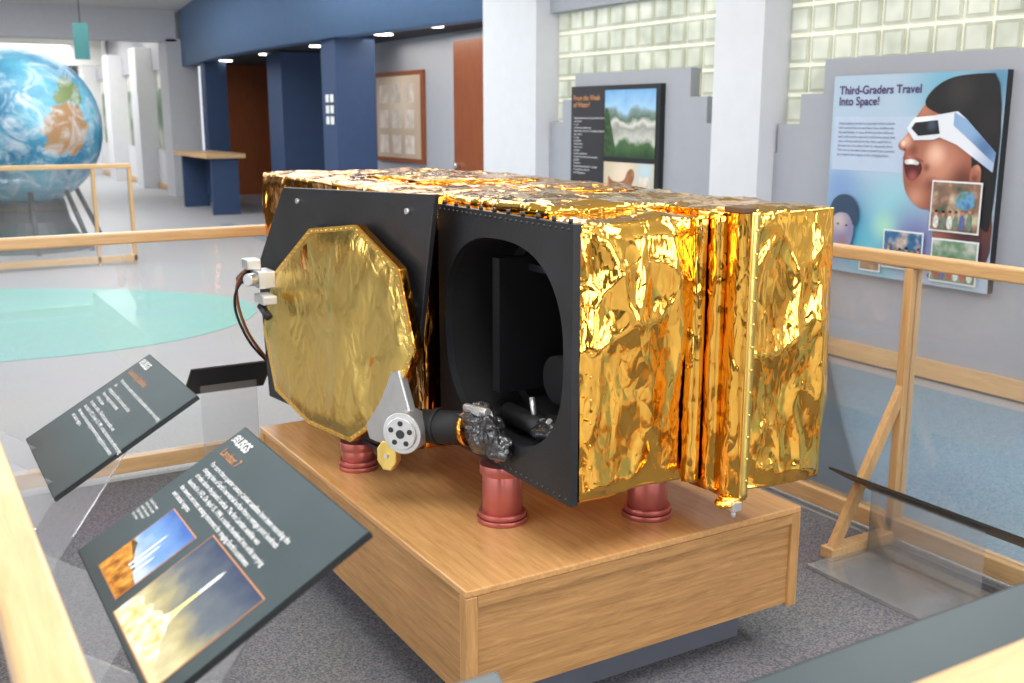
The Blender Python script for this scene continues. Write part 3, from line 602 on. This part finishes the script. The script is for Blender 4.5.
addbox(bm,1.5,1.77,2.60,2.64,.80,1.20); addbox(bm,1.60,1.77,2.3,2.33,.8,1.2); addbox(bm,1.6,1.77,2.25,2.68,1.16,1.18)
addcyl(bm,(1.6,2.45,.86),(1.77,2.45,.86),.07); addcyl(bm,(1.5,2.30,.755),(1.5,2.55,.755),.03)
obj('cavity_baffles',bm,baf,st)
lump('cavity_wrapped_part',(1.50,2.30,.765),(.05,.07,.035),mat('black_plastic_wrap',(.02,.02,.022),rough=.15),8)
bm=bmesh.new()
for (a,b_) in (((1.48,2.22,.76),(1.52,2.30,.80)),((1.5,2.36,.75),(1.47,2.28,.80)),((1.5,2.40,.76),(1.5,2.42,.83))): addcyl(bm,a,b_,.008,12)
obj('cavity_pins',bm,M['alu'],st)
bm=bmesh.new()
for i in range(26):
    y=2.12+i*.0275
    for z in (.64,1.332): bmesh.ops.create_uvsphere(bm,u_segments=8,v_segments=6,radius=.0045,matrix=Matrix.Translation((px-th,y,z)))
for i in range(10):
    y=2.13+i*.075; addcyl(bm,(1.43,y,1.345),(1.43,y,1.357),.006,8)
obj('panel_rivets',bm,M['dkgrey'],st)
def PX(y,off=0): return 1.31-.16*(y-2.8)-off
nrm=Vector((-1,-.16,0)).normalized()
pl=[(2.67,1.385),(3.56,1.36),(3.78,1.06),(3.74,.575),(3.0,.565),(2.95,.7),(2.76,.95)]
bm=bmesh.new(); prism(bm,[Vector((PX(y),y,z)) for y,z in pl],nrm*-1,.018); bmesh.ops.recalc_face_normals(bm,faces=bm.faces); obj('cover_backplate',bm,M['black'],st,bev=.003)
box('backplate_mount',1.27,1.42,2.95,3.35,.546,.563,M['dkgrey'],st); box('backplate_mount_upper',1.20,1.42,3.1,3.3,1.2,1.25,M['dkgrey'],st)
oc=[(2.69,.94),(2.765,1.17),(2.99,1.28),(3.27,1.245),(3.53,1.07),(3.63,.86),(3.56,.645),(3.33,.575),(3.06,.575),(2.83,.72)]
bm=bmesh.new(); prism(bm,[Vector((PX(y),y,z))+nrm*.03 for y,z in oc],nrm,.035); bmesh.ops.recalc_face_normals(bm,faces=bm.faces); obj('cover_core',bm,M['amber'],st,bev=.006)
occ=Vector((sum(a for a,b_ in oc)/10,sum(b_ for a,b_ in oc)/10))
bm=bmesh.new()
k=len(oc); rg=[]
fr_=[1,.955,.9,.8,.7,.6,.5,.4,.3,.2,.1]
sub=14
for f in fr_:
    ring=[]
    for i in range(k):
        for s in range(sub):
            y=oc[i][0]+(oc[(i+1)%k][0]-oc[i][0])*s/sub; z=oc[i][1]+(oc[(i+1)%k][1]-oc[i][1])*s/sub
            y=occ.x+(y-occ.x)*f; z=occ.y+(z-occ.y)*f
            h=.066+ (.004+.009*noise.noise(Vector((y*5,z*2.2,1)))+.004*(1-min(1,3*abs(noise.noise(Vector((y*8,z*4,4)))))) if f<.95 else 0)
            ring.append(bm.verts.new(Vector((PX(y),y,z))+nrm*h))
    rg.append(ring)
nn=k*sub
for ai in range(len(rg)-1):
    for i in range(nn):
        f=bm.faces.new([rg[ai][i],rg[ai][(i+1)%nn],rg[ai+1][(i+1)%nn],rg[ai+1][i]]); f.material_index=1 if ai==0 else 0; f.smooth=ai>0
f=bm.faces.new(rg[-1]); f.smooth=True
bmesh.ops.recalc_face_normals(bm,faces=bm.faces); obj('cover_blanket',bm,[M['film'],M['tape']],st)
bm=bmesh.new()
for i in range(k):
    a=Vector(oc[i]);b_=Vector(oc[(i+1)%k]); L0=(b_-a).length; m_=max(3,int(L0/.03))
    for s in range(m_):
        q=a.lerp(b_,(s+.5)/m_); q=occ+(q-occ)*.975; bmesh.ops.create_uvsphere(bm,u_segments=8,v_segments=6,radius=.003,matrix=Matrix.Translation(Vector((PX(q.x),q.x,q.y))+nrm*.067))
obj('cover_studs',bm,M['gold'],st,smooth=True)
bm=bmesh.new()
for y,z in ((2.8,1.33),(3.45,1.32),(2.79,1.05)): addcyl(bm,Vector((PX(y),y,z)),Vector((PX(y),y,z))+nrm*.01,.009,12)
obj('backplate_bolts',bm,M['alu'],st)
bm=bmesh.new()
addbox(bm,1.07,1.13,3.50,3.60,1.02,1.08); addbox(bm,1.05,1.10,3.56,3.63,1.08,1.115); addbox(bm,1.05,1.10,3.40,3.50,.98,1.01); addcyl(bm,(1.06,3.52,1.055),(1.03,3.50,1.055),.022,16)
addbox(bm,1.11,1.19,3.52,3.62,1.03,1.06)
obj('latch_bracket',bm,M['alu'],st,bev=.004)
bm=bmesh.new(); addcyl(bm,(1.065,3.62,1.06),(1.065,3.70,1.03),.018,16); addcyl(bm,(1.065,3.48,.97),(1.08,3.44,.93),.014,12); obj('latch_plunger',bm,M['dkgrey'],st)
cab=mat('cable_braid',srgb(150,90,50),rough=.6)
tube('cable_a',[(1.06,3.6,1.08),(1.04,3.68,1.03),(1.05,3.72,.95),(1.07,3.72,.87),(1.10,3.74,.80),(1.16,3.76,.72)],.006,cab,st)
tube('cable_b',[(1.07,3.58,1.07),(1.03,3.65,1.02),(1.03,3.7,.93),(1.06,3.7,.85),(1.10,3.73,.77),(1.17,3.77,.70)],.005,M['dkgrey'],st)
bm=bmesh.new()
def PP(y,z,o): return Vector((PX(y),y,z))+nrm*o
prism(bm,[PP(2.80,.86,.05),PP(2.76,.87,.05),PP(2.70,.74,.05),PP(2.70,.66,.05),PP(2.80,.62,.05),PP(2.93,.62,.05),PP(2.95,.66,.05),PP(2.86,.76,.05)],nrm,.025)
bmesh.ops.recalc_face_normals(bm,faces=bm.faces); obj('hinge_arm',bm,M['alu'],st,bev=.004)
dv=Vector((-.80,-.60,0)); hc=Vector((1.232,2.69,.700))
bm=bmesh.new(); addcyl(bm,hc-dv*.05,hc+dv*.02,.062,40); addcyl(bm,hc+dv*.02,hc+dv*.028,.048,40)
obj('hinge_drum',bm,M['alu'],st,bev=.002)
sv=Vector((.6,-.8,0))
bm=bmesh.new()
for i in range(5):
    t=i*math.pi*2/5+.3; q=hc+sv*(.032*math.cos(t))+Vector((0,0,.032*math.sin(t))); addcyl(bm,q+dv*.027,q+dv*.030,.008,14)
addcyl(bm,hc+dv*.027,hc+dv*.031,.013,20)
obj('hinge_holes',bm,M['dkgrey'],st)
bm=bmesh.new(); addcyl(bm,(1.29,2.73,.70),(1.375,2.56,.722),.05,32); addcyl(bm,(1.325,2.666,.709),(1.333,2.649,.711),.055,32)
obj('drive_motor',bm,M['hole'],st)
bm=bmesh.new(); addcyl(bm,(1.372,2.567,.721),(1.378,2.554,.723),.0525,32)
obj('motor_bands',bm,M['amber'],st)
wrapm=mat('clear_black_wrap',(.05,.05,.055),rough=.1,metal=.3,bump=.8,bscale=18,coat=1)
lump('wrapped_actuator',(1.385,2.50,.738),(.05,.085,.062),wrapm,3,5,.3,.12)
lump('wrapped_actuator_tail',(1.395,2.43,.70),(.03,.06,.04),wrapm,6,4,.3,.12)
bm=bmesh.new(); addcyl(bm,(1.36,2.55,.79),(1.37,2.44,.80),.012,16); addbox(bm,1.35,1.38,2.46,2.50,.785,.80); obj('actuator_fitting',bm,M['alu'],st,bev=.002)
cc=Vector((1.225,2.775,.612))
bm=bmesh.new(); pts=[]
for i in range(8):
    t=math.pi/8+i*math.pi/4; pts.append(cc+sv*(math.cos(t)*.036)+Vector((0,0,math.sin(t)*.05)))
prism(bm,pts,dv,.03); bmesh.ops.recalc_face_normals(bm,faces=bm.faces); obj('small_gold_cap',bm,M['tape'],st,bev=.004)
bm=bmesh.new(); addcyl(bm,cc+dv*.03,cc+dv*.036,.007,12); addcyl(bm,cc+sv*.0-dv*.04,cc,.012,12); obj('cap_screw',bm,M['alu'],st)
# ------------------------------------------------------------ LIGHTS
def area(name,loc,sx,sy,e,rot=(0,0,0),col=(1,1,1)):
    l=bpy.data.lights.new(name,'AREA'); l.shape='RECTANGLE'; l.size=sx; l.size_y=sy; l.energy=e; l.color=col
    o=bpy.data.objects.new(name,l); o.location=loc; o.rotation_euler=rot; COL.objects.link(o); return o
area('ceiling_light',(1.0,1.2,3.6),2.4,2.0,105,col=(1,.98,.95))
area('ceiling_light.001',(4.2,1.0,3.6),.8,4,105,col=(1,.98,.95))
area('ceiling_light.002',(2.5,6.5,3.6),3,2,115,col=(1,.98,.95))
area('ceiling_light.003',(-2.5,2.5,3.6),1.2,4,90,col=(.97,.98,1))
area('ceiling_light.004',(2.5,11,3.6),4,4,210)
area('ceiling_light.005',(1,17,3.6),5,4,290)
area('ceiling_light.006',(3,29,3.4),3,8,380)
area('ceiling_light.007',(5.8,12,2.57),.6,3,20,col=(1,.94,.85))
for i,y in enumerate((-1.5,1.2,3.9,6.6)):
    area('window_daylight' if i==0 else 'window_daylight.%03d'%i,(-6.5,y,1.8),2.2,1.6,75,rot=(0,math.radians(-90),0),col=(.95,.98,1))  # unseen panels added on the left for bright foil reflections, no windows there
for i,x in enumerate((-3.,.2,2.4,4.4)):
    area('window_daylight.%03d'%(10+i),(x,-5.6,1.8),1.3,2.2,78,rot=(math.radians(90),0,0),col=(.97,.98,1))  # more added panels behind the camera, bright patches for the foil to mirror
w=bpy.data.worlds.new('world'); S.world=w; w.use_nodes=True
w.node_tree.nodes['Background'].inputs[0].default_value=(.85,.92,1,1); w.node_tree.nodes['Background'].inputs[1].default_value=1.0
# ------------------------------------------------------------ CAMERA
cd=bpy.data.cameras.new('camera'); cam=bpy.data.objects.new('camera',cd); COL.objects.link(cam); S.camera=cam
cd.sensor_width=36; cd.lens=36*1050/1024; cam.location=(0,0,1.6)
cam.rotation_euler=(math.radians(90)-math.atan(225/1050),0,-math.radians(30.68))
cd.clip_start=.05; cd.dof.use_dof=True; cd.dof.focus_distance=2.7; cd.dof.aperture_fstop=5.0
S.view_settings.view_transform='Standard'
